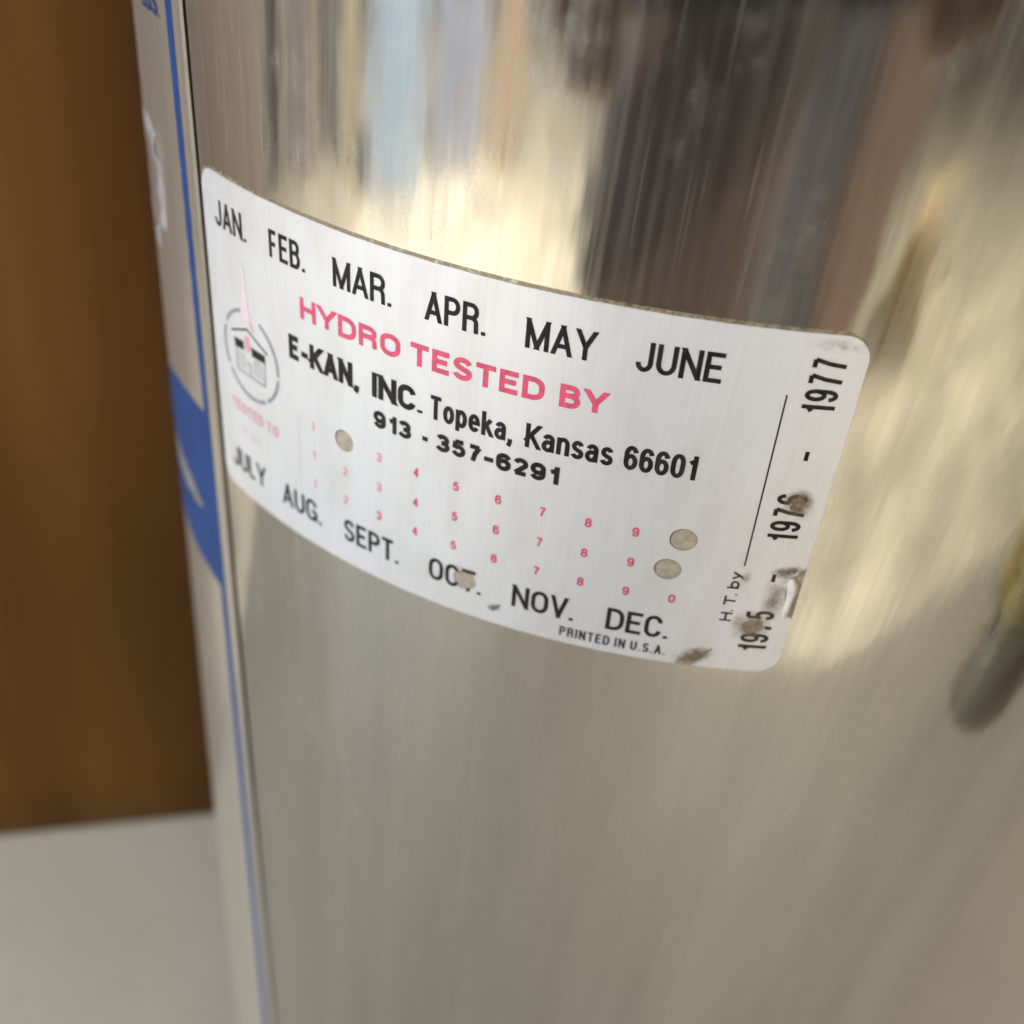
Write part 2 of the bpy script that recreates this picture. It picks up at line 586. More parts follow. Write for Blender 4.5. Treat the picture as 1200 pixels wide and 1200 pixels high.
HOLES = [(5.09, 0.08, 1.42, 1.42, 0.02), (46.61, -0.02, 1.5, 1.45, 0.02), (45.55, -4.30, 1.5, 1.42, 0.02),
         (22.40, -12.9, 1.45, 1.40, 0.12), (57.45, 6.25, 0.80, 0.95, 0.35), (56.25, -11.15, 1.25, 1.15, 0.25)]
hole_loops = [circle(*hh[:4], n=40 if hh[4] < 0.05 else 26, jag=hh[4]) for hh in HOLES]
small_tear = [(25.5, -15.95), (26.1, -15.45), (26.9, -15.0), (27.3, -14.95), (27.0, -15.5), (27.15, -15.9), (26.6, -15.95), (26.3, -16.35), (25.95, -16.1)]
H_ST = 0.13
sticker = sheet('test_sticker', [outline] + hole_loops + [small_tear], H_ST, M_STICKER, ext, 1.0, rim=0.0)
sticker['label'] = 'white rounded hydrostatic test sticker with punched holes'

# leftover adhesive under punched spots and tears, 0.03 mm on the steel
for k, (x, y, rx, ry, j) in enumerate(HOLES):
    lp = circle(x, y, rx * 1.04, ry * 1.04, n=30)
    sheet('adhesive_spot', [lp], 0.03, M_ADHESIVE, sticker, 1.0)
sheet('adhesive_spot', [[(48.0, -18.2), (48.6, -17.2), (49.3, -16.2), (51.5, -15.6), (52.6, -14.8), (52.5, -15.4), (51.8, -16.6), (51.0, -18.2)]], 0.03, M_ADHESIVE, sticker)
sheet('adhesive_spot', [[(58.6, -9.8), (58.6, -3.0), (60.3, -2.2), (60.35, -5.0), (60.2, -9.8)]], 0.03, M_ADHESIVE, sticker)


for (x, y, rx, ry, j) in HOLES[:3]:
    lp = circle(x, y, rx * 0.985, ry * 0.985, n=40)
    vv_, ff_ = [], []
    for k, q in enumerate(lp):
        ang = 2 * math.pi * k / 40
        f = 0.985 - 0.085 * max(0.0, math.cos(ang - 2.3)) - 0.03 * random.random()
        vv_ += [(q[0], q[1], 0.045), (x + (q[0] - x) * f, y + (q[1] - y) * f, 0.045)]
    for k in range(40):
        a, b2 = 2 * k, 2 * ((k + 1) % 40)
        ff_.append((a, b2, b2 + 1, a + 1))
    wrapped('punched_rim', vv_, ff_, M_RIM, sticker)  # dark brown ring, wider towards the upper left


# ---- lettering: stroke alphabet, unit box, drawn with a flat pen
def arc(cx, cy, rx, ry, a0, a1, n=10):
    return [(cx + rx * math.cos(math.radians(a0 + (a1 - a0) * k / n)), cy + ry * math.sin(math.radians(a0 + (a1 - a0) * k / n))) for k in range(n + 1)]


GL = {}
GL['A'] = (0.72, [[(0, 0, 'x'), (0.5, 1, 'x')], [(0.5, 1, 'x'), (1, 0, 'x')], [(0.2, 0.27), (0.8, 0.27)]])
GL['B'] = (0.66, [[(0, 0, 'x'), (0, 1, 'x')], [(0, 1)] + arc(0.55, 0.775, 0.38, 0.225, 90, -90) + [(0, 0.55)], [(0, 0.55)] + arc(0.55, 0.275, 0.45, 0.275, 90, -90) + [(0, 0)]])
GL['C'] = (0.66, [arc(0.5, 0.68, 0.5, 0.32, 8, 180) + arc(0.5, 0.32, 0.5, 0.32, 180, 352)])
GL['D'] = (0.68, [[(0, 0, 'x'), (0, 1, 'x')], [(0, 1)] + arc(0.45, 0.62, 0.55, 0.38, 90, 0) + arc(0.45, 0.38, 0.55, 0.38, 0, -90) + [(0, 0)]])
GL['E'] = (0.58, [[(0, 0, 'x'), (0, 1, 'x')], [(0, 1), (1.15, 1)], [(0, 0.52), (1.0, 0.52)], [(0, 0), (1.15, 0)]])
GL['F'] = (0.56, [[(0, 0, 'x'), (0, 1, 'x')], [(0, 1), (1, 1)], [(0, 0.5), (0.88, 0.5)]])
GL['G'] = (0.70, [arc(0.5, 0.68, 0.5, 0.32, 12, 180) + arc(0.5, 0.32, 0.5, 0.32, 180, 350) + [(1, 0.46)], [(0.55, 0.46), (1, 0.46)], [(1, 0.46), (1, -0.05)]])
GL['H'] = (0.66, [[(0, 0, 'x'), (0, 1, 'x')], [(1, 0, 'x'), (1, 1, 'x')], [(0, 0.52), (1, 0.52)]])
GL['I'] = (0.0, [[(0.5, 0, 'x'), (0.5, 1, 'x')]])
GL['J'] = (0.52, [[(1, 1.08)] + arc(0.5, 0.27, 0.5, 0.27, 0, -180)])
GL['K'] = (0.70, [[(0, 0, 'x'), (0, 1, 'x')], [(0.02, 0.36, 'x'), (0.95, 1, 'x')], [(0.3, 0.58), (1, 0, 'x')]])
GL['L'] = (0.54, [[(0, 1, 'x'), (0, 0, 'x')], [(0, 0), (1, 0)]])
GL['M'] = (0.88, [[(0, 0, 'x'), (0, 1, 'x')], [(1, 0, 'x'), (1, 1, 'x')], [(0, 1, 'x'), (0.5, 0, 'x')], [(0.5, 0, 'x'), (1, 1, 'x')]])
GL['N'] = (0.70, [[(0, 0, 'x'), (0, 1, 'x')], [(1, 0, 'x'), (1, 1, 'x')], [(0.02, 1, 'x'), (0.98, 0, 'x')]])
GL['O'] = (0.70, [arc(0.5, 0.66, 0.5, 0.34, 0, 180) + arc(0.5, 0.34, 0.5, 0.34, 180, 360) + [(1, 0.66)]])
GL['P'] = (0.64, [[(0, 0, 'x'), (0, 1, 'x')], [(0, 1)] + arc(0.55, 0.735, 0.45, 0.265, 90, -90) + [(0, 0.47)]])
GL['R'] = (0.66, [[(0, 0, 'x'), (0, 1, 'x')], [(0, 1)] + arc(0.55, 0.75, 0.42, 0.25, 90, -90) + [(0, 0.50)], [(0.55, 0.50)] + arc(0.55, 0.30, 0.4, 0.2, 90, 0, 6) + [(0.98, -0.08)]])
GL['S'] = (0.62, [arc(0.5, 0.755, 0.47, 0.245, 10, 180) + arc(0.5, 0.755, 0.47, 0.215, 180, 250, 5) + [(0.66, 0.46)] + arc(0.5, 0.25, 0.5, 0.24, 60, 0, 5) + arc(0.5, 0.25, 0.5, 0.25, 0, -172)])
GL['T'] = (0.64, [[(-0.16, 1), (1.16, 1)], [(0.5, 1), (0.5, 0, 'x')]])
GL['U'] = (0.66, [[(0, 1.08)] + arc(0.5, 0.32, 0.5, 0.32, 180, 360) + [(1, 1.08)]])
GL['V'] = (0.68, [[(0, 1, 'x'), (0.5, 0, 'x')], [(0.5, 0, 'x'), (1, 1, 'x')]])
GL['Y'] = (0.70, [[(0, 1, 'x'), (0.5, 0.42)], [(0.5, 0.42), (1, 1, 'x')], [(0.5, 0.47), (0.5, -0.08)]])
GL['.'] = (0.0, [[(0.5, -0.07), (0.5, 0.075)]])
GL[','] = (0.05, [[(0.5, -0.12), (0.5, 0.075)], [(0.9, -0.08), (-1.6, -0.30)]])
GL['-'] = (0.34, [[(-0.3, 0.38), (1.3, 0.38)]])
GL[' '] = (0.22, [])
GL['0'] = (0.58, GL['O'][1])
GL['1'] = (0.34, [[(1, 0, 'x'), (1, 1, 'x')], [(1, 0.86), (0.05, 0.72)]])
GL['2'] = (0.58, [arc(0.5, 0.72, 0.48, 0.28, 170, -20) + [(0, 0)], [(0, 0), (1.05, 0)]])
GL['3'] = (0.58, [arc(0.47, 0.755, 0.46, 0.245, 165, -90) + [(0.35, 0.51)], [(0.35, 0.51)] + arc(0.47, 0.26, 0.53, 0.26, 85, -165)])
GL['4'] = (0.60, [[(0.74, 0, 'x'), (0.74, 1, 'x')], [(0.74, 1), (0, 0.28)], [(0, 0.25), (1.05, 0.25)]])
GL['5'] = (0.58, [[(0.95, 1), (0.16, 1)], [(0.16, 1), (0.06, 0.46)], [(0.06, 0.46)] + arc(0.48, 0.33, 0.5, 0.31, 140, -165)])
GL['6'] = (0.58, [arc(0.5, 0.70, 0.5, 0.30, 15, 180) + arc(0.5, 0.30, 0.5, 0.30, 180, 360) + arc(0.5, 0.30, 0.5, 0.30, 0, 180)])
GL['9'] = (0.58, [arc(0.5, 0.30, 0.5, 0.30, 195, 360) + arc(0.5, 0.70, 0.5, 0.30, 0, 180) + arc(0.5, 0.70, 0.5, 0.30, 180, 360)])
GL['7'] = (0.54, [[(-0.04, 1), (1.0, 1)], [(1.0, 1), (0.55, 0.5), (0.32, -0.08)]])
GL['8'] = (0.58, [arc(0.5, 0.76, 0.44, 0.24, 0, 360, 18), arc(0.5, 0.26, 0.5, 0.26, 0, 360, 18)])
# lower case: x-height 0.72
GL['a'] = (0.54, [[(0.95, -0.08), (0.95, 0.48)] + arc(0.5, 0.50, 0.45, 0.20, 0, 165, 8), [(0.95, 0.40)] + arc(0.45, 0.20, 0.47, 0.20, 75, 330, 12) + [(0.95, 0.22)]])
GL['b'] = (0.56, [[(0, 0, 'x'), (0, 1, 'x')], arc(0.5, 0.35, 0.5, 0.35, 0, 360, 20)])
GL['e'] = (0.56, [[(0.05, 0.37), (1.0, 0.37)] + arc(0.5, 0.37, 0.5, 0.33, 0, 180, 10) + arc(0.5, 0.33, 0.5, 0.33, 180, 325, 10)])
GL['k'] = (0.56, [[(0, 0, 'x'), (0, 1, 'x')], [(0.0, 0.27), (0.95, 0.74)], [(0.35, 0.45), (1, 0, 'x')]])
GL['n'] = (0.54, [[(0, -0.08), (0, 0.78)], [(0, 0.42)] + arc(0.5, 0.45, 0.5, 0.26, 165, 0, 10) + [(1, -0.08)]])
GL['o'] = (0.56, [arc(0.5, 0.35, 0.5, 0.35, 0, 360, 22)])
GL['p'] = (0.56, [[(0, -0.30), (0, 0.78)], arc(0.5, 0.35, 0.5, 0.35, 0, 360, 20)])
GL['s'] = (0.50, [arc(0.5, 0.53, 0.46, 0.18, 15, 180) + arc(0.5, 0.53, 0.46, 0.16, 180, 250, 4) + [(0.66, 0.32)] + arc(0.5, 0.17, 0.5, 0.17, 60, 0, 4) + arc(0.5, 0.17, 0.5, 0.17, 0, -168)])
GL['y'] = (0.56, [[(0, 0.76), (0.52, 0.05)], [(1, 0.76), (0.45, -0.10), (0.1, -0.28)]])


def in_hole(u, v):
    for (x, y, rx, ry, j) in HOLES:
        if ((u - x) / (rx * 0.97)) ** 2 + ((v - y) / (ry * 0.97)) ** 2 < 1:
            return True
    return False


def clip_y(poly, y0, y1):
    for lim, sgn in ((y0, 1), (y1, -1)):
        out = []
        for i in range(len(poly)):
            a, b2 = poly[i - 1], poly[i]
            da, db = (a[1] - lim) * sgn, (b2[1] - lim) * sgn
            if (da >= 0) != (db >= 0):
                t = da / (da - db)
                out.append((a[0] + (b2[0] - a[0]) * t, a[1] + (b2[1] - a[1]) * t))
            if db >= 0:
                out.append(b2)
        poly = out
        if not poly:
            break
    return poly


def ribbon(path, sw, ext0, ext1, maxlen=0.35):
    """polygon strip along a polyline, mitred"""
    pts = [p for i, p in enumerate(path) if i == 0 or math.hypot(p[0] - path[i - 1][0], p[1] - path[i - 1][1]) > 1e-4]
    if len(pts) < 2:
        return []
    closed = math.hypot(pts[0][0] - pts[-1][0], pts[0][1] - pts[-1][1]) < 0.02

    def unit(a, b2):
        l = math.hypot(b2[0] - a[0], b2[1] - a[1])
        return ((b2[0] - a[0]) / l, (b2[1] - a[1]) / l)
    if ext0:
        d = unit(pts[1], pts[0])
        pts[0] = (pts[0][0] + d[0] * sw, pts[0][1] + d[1] * sw)
    if ext1:
        d = unit(pts[-2], pts[-1])
        pts[-1] = (pts[-1][0] + d[0] * sw, pts[-1][1] + d[1] * sw)
    fine = [pts[0]]
    for a, b2 in zip(pts, pts[1:]):
        n = max(1, int(math.hypot(b2[0] - a[0], b2[1] - a[1]) / maxlen))
        for k in range(1, n + 1):
            fine.append((a[0] + (b2[0] - a[0]) * k / n, a[1] + (b2[1] - a[1]) * k / n))
    pts = fine
    Ls, Rs = [], []
    n = len(pts)
    for i in range(n):
        if 0 < i < n - 1:
            d0, d1 = unit(pts[i - 1], pts[i]), unit(pts[i], pts[i + 1])
        elif closed:
            d0, d1 = unit(pts[-2], pts[-1]), unit(pts[0], pts[1])
        elif i == 0:
            d0 = d1 = unit(pts[0], pts[1])
        else:
            d0 = d1 = unit(pts[-2], pts[-1])
        nx, ny = -(d0[1] + d1[1]), d0[0] + d1[0]
        l = math.hypot(nx, ny) or 1
        nx, ny = nx / l, ny / l
        k = max(0.5, nx * -d0[1] + ny * d0[0])
        w = sw / 2 / k
        Ls.append((pts[i][0] + nx * w, pts[i][1] + ny * w))
        Rs.append((pts[i][0] - nx * w, pts[i][1] - ny * w))
    return [[Ls[i], Rs[i], Rs[i + 1], Ls[i + 1]] for i in range(n - 1)]


def lettering(name, text, u0, v0, length, H, sw, mat, parent, h, rot=False, gap=0.16, squeeze=None, fade=None):
    """text from (u0, v0) along u (or upward along v when rot), filling length mm at cap height H with pen width sw"""
    gapw = gap * H
    base = [GL[ch][0] for ch in text]
    nglyph = sum(1 for _ in text)
    fixed = gapw * (nglyph - 1) + sw * sum(1 for ch in text if ch != ' ')
    var = sum((b2 * H) for b2 in base)
    k = (length - fixed) / var
    x = 0.0
    verts, faces = [], []
    layer = 0
    for ch, b2 in zip(text, base):
        wi = b2 * H * k
        for st in GL[ch][1]:
            ex0 = len(st[0]) == 3
            ex1 = len(st[-1]) == 3
            path = [(x + sw / 2 + q[0] * wi, sw / 2 + q[1] * (H - sw)) for q in st]
            lo = -0.4 * H if ch in ',py' else 0.0
            layer += 1
            for quad in ribbon(path, sw, ex0, ex1):
                q = clip_y(quad, lo, H)
                if len(q) < 3:
                    continue
                if rot:
                    q = [(u0 - y, v0 + xx) for xx, y in q]
                else:
                    q = [(u0 + xx, v0 + y) for xx, y in q]
                cu = sum(p[0] for p in q) / len(q)
                cv = sum(p[1] for p in q) / len(q)
                if in_hole(cu, cv):
                    continue
                i = len(verts)
                verts += [(p[0], p[1], h + 0.0015 * (layer % 5)) for p in q]
                faces.append(tuple(range(i, i + len(q))))
        x += wi + (sw if ch != ' ' else 0) + gapw
    return wrapped(name, verts, faces, mat, parent)


HP = H_ST + 0.035
for txt, u0, u1 in (('JAN.', -17.9, -10.9), ('FEB.', -6.4, -0.3), ('MAR.', 4.0, 12.0), ('APR.', 16.2, 23.2), ('MAY', 27.5, 34.7), ('JUNE', 38.7, 47.1)):
    lettering('month_lettering', txt, u0, 19.25, u1 - u0, 3.28, 0.495, M_BLACK, sticker, HP, gap=0.085)
for txt, u0, u1 in (('JULY', -18.3, -10.2), ('AUG.', -6.5, 0.9), ('SEPT.', 4.8, 13.3), ('OCT.', 17.6, 24.6), ('NOV.', 28.5, 36.0), ('DEC.', 39.8, 47.0)):
    lettering('month_lettering', txt, u0, -14.5, u1 - u0, 3.28, 0.495, M_BLACK, sticker, HP, gap=0.085)
for txt, u0, u1 in (('HYDRO', -1.4, 13.2), ('TESTED', 14.5, 30.0), ('BY', 31.6, 36.5)):
    lettering('red_lettering', txt, u0, 13.55, u1 - u0, 2.66, 0.60, M_RED, sticker, HP, gap=0.15)
for txt, u0, u1 in (('E-KAN,', -3.7, 7.6), ('INC.', 9.4, 16.2)):
    lettering('company_lettering', txt, u0, 7.75, u1 - u0, 3.1, 0.70, M_BLACK, sticker, HP, gap=0.06)
for txt, u0, u1 in (('Topeka,', 17.1, 27.0), ('Kansas', 28.4, 37.9), ('66601', 39.0, 46.5)):
    lettering('address_lettering', txt, u0, 7.75, u1 - u0, 2.95, 0.50, M_BLACK, sticker, HP, gap=0.06)
for txt, u0, u1 in (('913', 9.6, 14.8), ('-', 16.1, 17.1), ('357-6291', 18.0, 32.5)):
    lettering('telephone_lettering', txt, u0, 3.95, u1 - u0, 2.25, 0.57, M_BLACK, sticker, HP, gap=0.10)
lettering('printer_lettering', 'PRINTED IN U.S.A.', 34.6, -17.0, 12.5, 1.42, 0.23, M_BLACK, sticker, HP, gap=0.16)
lettering('year_lettering', '1977', 58.35, 17.1, 6.1, 3.2, 0.45, M_BLACK, sticker, HP, rot=True, gap=0.13)
lettering('year_lettering', '1976', 58.35, 1.2, 6.2, 3.2, 0.45, M_BLACK, sticker, HP, rot=True, gap=0.13)
lettering('year_lettering', '1975', 58.35, -14.95, 6.3, 3.2, 0.45, M_BLACK, sticker, HP, rot=True, gap=0.13)
lettering('dash', '-', 57.9, 11.6, 1.1, 2.4, 0.42, M_BLACK, sticker, HP, rot=True)
lettering('dash', '-', 58.0, -4.4, 1.1, 2.4, 0.42, M_BLACK, sticker, HP, rot=True)
lettering('tester_lettering', 'H. T. by', 53.6, -10.6, 7.2, 1.30, 0.24, M_BLACK, sticker, HP, rot=True, gap=0.14)


def strip_poly(name, polys, mat, parent, h):
    verts, faces = [], []
    for k, poly in enumerate(polys):
        i = len(verts)
        verts += [(p[0], p[1], h + 0.0015 * (k % 4)) for p in poly]
        faces.append(tuple(range(i, i + len(poly))))
    return wrapped(name, verts, faces, mat, parent)


def strokes(name, paths, sw, mat, parent, h):
    polys = []
    for p in paths:
        polys += ribbon(p, sw, False, False)
    return strip_poly(name, polys, mat, parent, h)


strokes('ruled_line', [[(53.6, -2.5), (53.5, 18.9)]], 0.16, M_BLACK, sticker, HP)
strokes('ruled_line', [[(-2.75, 0.3), (-2.75, -9.0)]], 0.08, M_PALE, sticker, HP)

# rows of digits to punch
for row in range(3):
    for colu in range(10):
        uc, vc = colu * 5.1814, -row * 4.1686
        if row == 0 and colu in (1, 9) or row == 1 and colu == 9:
            continue
        ch = '1234567890'[colu]
        w = 0.78 if ch != '1' else 0.42
        mt = M_GLARE_FADED if colu < 2 or (colu == 2 and row < 2) else M_RED  # left columns paler, glare painted into the ink colour
        lettering('punch_digit', ch, uc - w / 2, vc - 0.62, w, 1.24, 0.24, mt, sticker, HP)

# emblem: flame over a small building inside a broken ring
ring = [arc(-11.95, 4.3, 5.85, 5.85, 105, 150, 12), arc(-11.95, 4.3, 5.85, 5.85, 158, 210, 12), arc(-11.95, 4.3, 5.85, 5.85, 216, 300, 22),
        arc(-11.95, 4.3, 5.85, 5.85, 306, 352, 14), arc(-11.95, 4.3, 5.85, 5.85, 357, 425, 18)]
strokes('emblem_ring', ring, 0.50, M_GREYINK, sticker, HP)
strip_poly('emblem_flame', [[(-13.6, 9.0), (-11.3, 9.2), (-11.7, 11.5), (-12.25, 16.9), (-12.9, 12.0)]], M_PALE, sticker, HP)
strip_poly('emblem_flame', [[(-12.9, 6.9), (-11.9, 6.9), (-11.7, 5.2), (-12.6, 4.6)], [(-11.6, 9.0), (-11.2, 9.2), (-10.6, 8.2), (-10.8, 7.9)]], M_GLARE_FADED, sticker, HP)
strokes('emblem_building', [[(-16.0, 6.4), (-12.2, 7.9), (-8.0, 6.2)]], 0.26, M_BLACK, sticker, HP)
strip_poly('emblem_building', [[(-15.4, 5.7), (-13.2, 5.9), (-13.2, 4.7), (-15.3, 4.5)], [(-11.5, 5.8), (-8.6, 5.8), (-8.6, 4.7), (-11.4, 4.6)]], M_BLACK, sticker, HP + 0.008)
strokes('emblem_building', [[(-15.0, 4.6), (-15.0, 1.5), (-8.9, 1.5), (-8.7, 4.7)], [(-11.9, 1.5), (-11.9, 3.2), (-12.7, 3.2)]], 0.2, M_GREYINK, sticker, HP + 0.016)
strokes('emblem_building', [[(-14.2, 2.0), (-14.2, 4.2)], [(-13.4, 2.0), (-13.4, 4.2)], [(-10.9, 2.1), (-10.9, 4.2), (-9.5, 4.2), (-9.5, 2.1)], [(-10.2, 2.1), (-10.2, 4.2)]], 0.13, M_GREYINK, sticker, HP + 0.008)
lettering('pressure_lettering', 'TESTED TO', -17.3, -4.9, 10.6, 1.5, 0.3, M_GLARE_FADED, sticker, HP)
lettering('pressure_lettering', 'P.S.I.', -15.0, -8.3, 4.7, 1.3, 0.26, M_PALE, sticker, HP)


def stain(u, v, ru, rv, mat, rot=0.0, h=HP + 0.03):
    n = 10
    verts, faces, uvs = [], [], []
    ca, sa = math.cos(rot), math.sin(rot)
    for j in range(n + 1):
        for i in range(n + 1):
            a, b2 = (i / n - 0.5) * 2 * ru, (j / n - 0.5) * 2 * rv
            verts.append((u + a * ca - b2 * sa, v + a * sa + b2 * ca, h))
            uvs.append((i / n, j / n))
    for j in range(n):
        for i in range(n):
            q = j * (n + 1) + i
            faces.append((q, q + 1, q + n + 2, q + n + 1))
    o = wrapped('stain', verts, faces, mat, sticker)
    ul = o.data.uv_layers.new(name='UVMap')
    for lp in o.data.loops:
        ul.data[lp.index].uv = uvs[lp.vertex_index]
    return o


stain(57.5, 6.4, 1.7, 1.9, M_STAIN)
stain(58.6, -2.9, 2.3, 1.0, M_STAIN, 0.1)
stain(57.4, -7.5, 1.1, 2.2, M_STAIN_GREY, -0.3)
stain(54.2, -4.6, 0.9, 1.7, M_STAIN_GREY)
stain(56.0, -11.0, 2.4, 2.4, M_STAIN_GREY)
stain(50.5, -16.4, 2.3, 1.3, M_STAIN, 0.5)
stain(26.4, -15.6, 1.3, 0.9, M_STAIN_GREY, 0.4)
stain(22.6, -11.4, 2.0, 0.7, M_STAIN_GREY)
stain(57.6, 24.6, 3.5, 0.9, M_STAIN_GREY)
stain(58.0, -6.2, 1.9, 4.2, M_TAN)
stain(55.8, -11.2, 2.6, 2.8, M_TAN)
stain(57.4, 6.0, 2.2, 2.4, M_TAN)
stain(50.3, -16.6, 3.0, 1.6, M_TAN, 0.4)

# grime line round the sticker, under its edge
gu0, gu1, gv0, gv1 = UL - 0.20, UR + 0.06, VB - 0.05, VT + 0.42
inner = circle(0, 0, 1)[:0]
go = [(gu0 + 2.6, gv0), (gu1 - 2.6, gv0), (gu1 - 0.8, gv0 + 0.8), (gu1, gv0 + 2.6), (gu1, gv1 - 2.6), (gu1 - 0.75, gv1 - 0.75), (gu1 - 2.6, gv1), (gu0 + 2.6, gv1),
      (gu0 + 0.75, gv1 - 0.75), (gu0, gv1 - 2.6), (gu0, gv0 + 2.6), (gu0 + 0.8, gv0 + 0.8)]
gi = [(UL + 4, VB + 4), (UR - 4, VB + 4), (UR - 4, VT - 4), (UL + 4, VT - 4)]
sheet('grime', [go, gi], 0.012, M_GRIME, sticker, 1.0)

# curled shred of sticker at the torn right edge
vv_, ff_ = [], []
path = [(59.0, -3.7), (59.35, -4.6), (59.5, -5.6), (59.45, -6.6), (59.4, -7.6), (59.35, -8.6), (59.5, -9.6)]
wid = [0.25, 0.65, 0.62, 0.45, 0.42, 0.45, 0.25]
lift = [0.15, 0.75, 0.65, 0.5, 0.5, 0.4, 0.14]
for k, ((u, v), w, l) in enumerate(zip(path, wid, lift)):
    for j in range(7):
        s = j / 6 * 2 - 1
        vv_.append((u + s * w, v + 0.15 * math.sin(3 * s + k), H_ST * 0.6 + l * math.cos(s * math.pi / 2) + 0.02))
for k in range(len(path) - 1):
    for j in range(6):
        q = k * 7 + j
        ff_.append((q, q + 1, q + 8, q + 7))
o = wrapped('curled_shred', vv_, ff_, M_CURL, sticker, radial=False)
o.data.polygons.foreach_set('use_smooth', [True] * len(o.data.polygons))

# ---- blue printed nameplate wrapping the left flank
PU, PW = -22.25, 165.0


def plate_bump(u, v):
    d = 0.0
    for (bu, bv, su, sv, a) in ((-43, 22, 5.0, 3.0, 0.45), (-38.6, 17.5, 1.6, 6.0, 0.42), (-45, 11, 3.5, 3, 0.40), (-37.0, 22.5, 1.6, 2.2, 0.38), (-41, 14.5, 2.2, 1.6, -0.25)):
        d += a * math.exp(-((u - bu) / su) ** 2 - ((v - bv) / sv) ** 2)
    d += 0.10 * math.exp(-((u + 40) / 14) ** 2) * math.sin(v * 1.3 + u * 0.7) * math.exp(-((v - 14) / 14) ** 2)
    # its free edge stands slightly off the steel
    d += 0.10 * math.exp(-(u - PU) ** 2 / 0.8)
    return d


plate = sheet('nameplate', [[(PU - PW, -235), (PU, -235), (PU, 118), (PU - PW, 118)]], 0.30, M_PLATE, ext, 1.6, rim=0.02, bumpf=plate_bump, vstep=1.6)
plate['label'] = 'blue printed foil nameplate with lifted edge'
for ch in plate.children:
    ch.data.materials[0] = M_PLATE_EDGE


def strip_sheet(name, outl, mat, parent, step=1.2, h=0.34):
    return sheet(name, outl, h, mat, parent, step, None, plate_bump, 1.6)


strip_sheet('blue_border', [[(-27.0, -230), (-25.0, -230), (-25.0, 114), (-27.0, 114)]], M_BLUE, plate)
arrow = [(-110, -27.2), (-46.0, -27.6), (-41, -27.3), (-40, -28.2), (-38, -27.6), (-35.0, -28.4), (-33.2, -29.6), (-31.6, -30.2), (-33.2, -31.0), (-36.0, -31.9), (-39, -31.7), (-41, -32.5), (-46.0, -32.4), (-110, -32.6)]
strip_sheet('blue_panel', [[(-112, -42.3), (-26.9, -42.3), (-26.9, -11.0), (-34, -11.4), (-40, -12.2), (-48, -14.4), (-56, -18.0), (-112, -19.0)], arrow], M_BLUE, plate)
strip_sheet('pale_print', [[(-96, -28.4), (-46.0, -28.6), (-38.0, -28.9), (-33.5, -30.2), (-38.0, -31.0), (-46.0, -31.4), (-96, -31.6)]], M_PRINTGREY, plate)
for pz in ([(-50, 25.0), (-41.0, 25.6), (-36.2, 24.4), (-37.4, 23.3), (-42.0, 24.0), (-50.0, 23.4)], [(-36.2, 22.0), (-34.9, 20.8), (-35.4, 16.0), (-36.9, 11.4), (-38.6, 12.2), (-37.2, 16.6)],
           [(-40.2, 8.6), (-44.0, 6.2), (-50.0, 7.0), (-50.0, 9.5), (-44.0, 9.0), (-41.2, 10.4)]):
    strip_sheet('crest', [pz], M_CREST, plate, h=0.345)
strip_sheet('crest_outline', [[(-48.0, 23.8), (-41.0, 24.4), (-37.2, 23.4), (-36.4, 20.6), (-37.0, 16.2), (-38.6, 12.0), (-42.0, 9.2), (-48.0, 8.4)],
                              [(-48.0 - -0.9, 23.0), (-41.0, 23.5), (-38.0, 22.7), (-37.3, 20.4), (-37.9, 16.4), (-39.4, 12.6), (-42.4, 10.1), (-47.1, 9.3)]], M_GREYINK, plate, h=0.35)
lettering('blue_lettering', 'LBS.', -37.3, 39.4, 8.0, 2.8, 0.5, M_BLUE, plate, 0.42)
# dark strip painting in the shade of the gap along the nameplate's free edge
strokes('seam_shade', [[(PU + 0.45, -230), (PU + 0.45, 112)]], 0.72, M_SEAM, plate, 0.04)

# ------------------------------------------------------------------ what the steel mirrors from in front
# phone lying in the plane of the lens, held crosswise
M_PHONE = plain('phone_glass', (0.02, 0.021, 0.025), 0.2, 0, 0.1)
ph = empty('phone', CAM_POS, 'dark phone held in front of the tank, mirrored at top of steel', 'phone')
bm = bmesh.new()
add_box(bm, (0, 0, 0), (0.150, 0.072, 0.008), 0.003)
body = link('phone_body', bm_mesh(bm, 'phone_body', False), M_PHONE, ph)
body.matrix_local = Matrix.Translation(RGT * -0.002 + UPV * -0.020 - FWD * 0.0062) @ Matrix((RGT, UPV, -FWD)).transposed().to_4x4()
lens = sharpen(lathe('lens_ring', [(0.0045, 0), (0.0058, 0), (0.0058, 0.0016), (0.0045, 0.0016)], 32, M_CHROME, ph))
lens.matrix_local = Matrix.Translation(-FWD * 0.0019 + RGT * -0.020) @ Matrix((RGT, UPV, -FWD)).transposed().to_4x4()

# person holding it
M_TROUSERS = plain('brown_trousers', (0.085, 0.060, 0.048), 0.85, 0, 0.25, (8, 8, 4))
M_SKIN = plain('skin', (0.42, 0.25, 0.17), 0.55, 0, 0.08)
M_JACKET = plain('dark_grey_cloth', (0.17, 0.145, 0.15), 0.85, 0, 0.25, (14, 14, 14))
M_COAT = plain('brown_wool', (0.37, 0.265, 0.262), 0.9, 0, 0.3, (9, 9, 5))
M_HAIR = plain('dark_hair', (0.03, 0.02, 0.015), 0.6, 0, 0.2, (60, 60, 60))


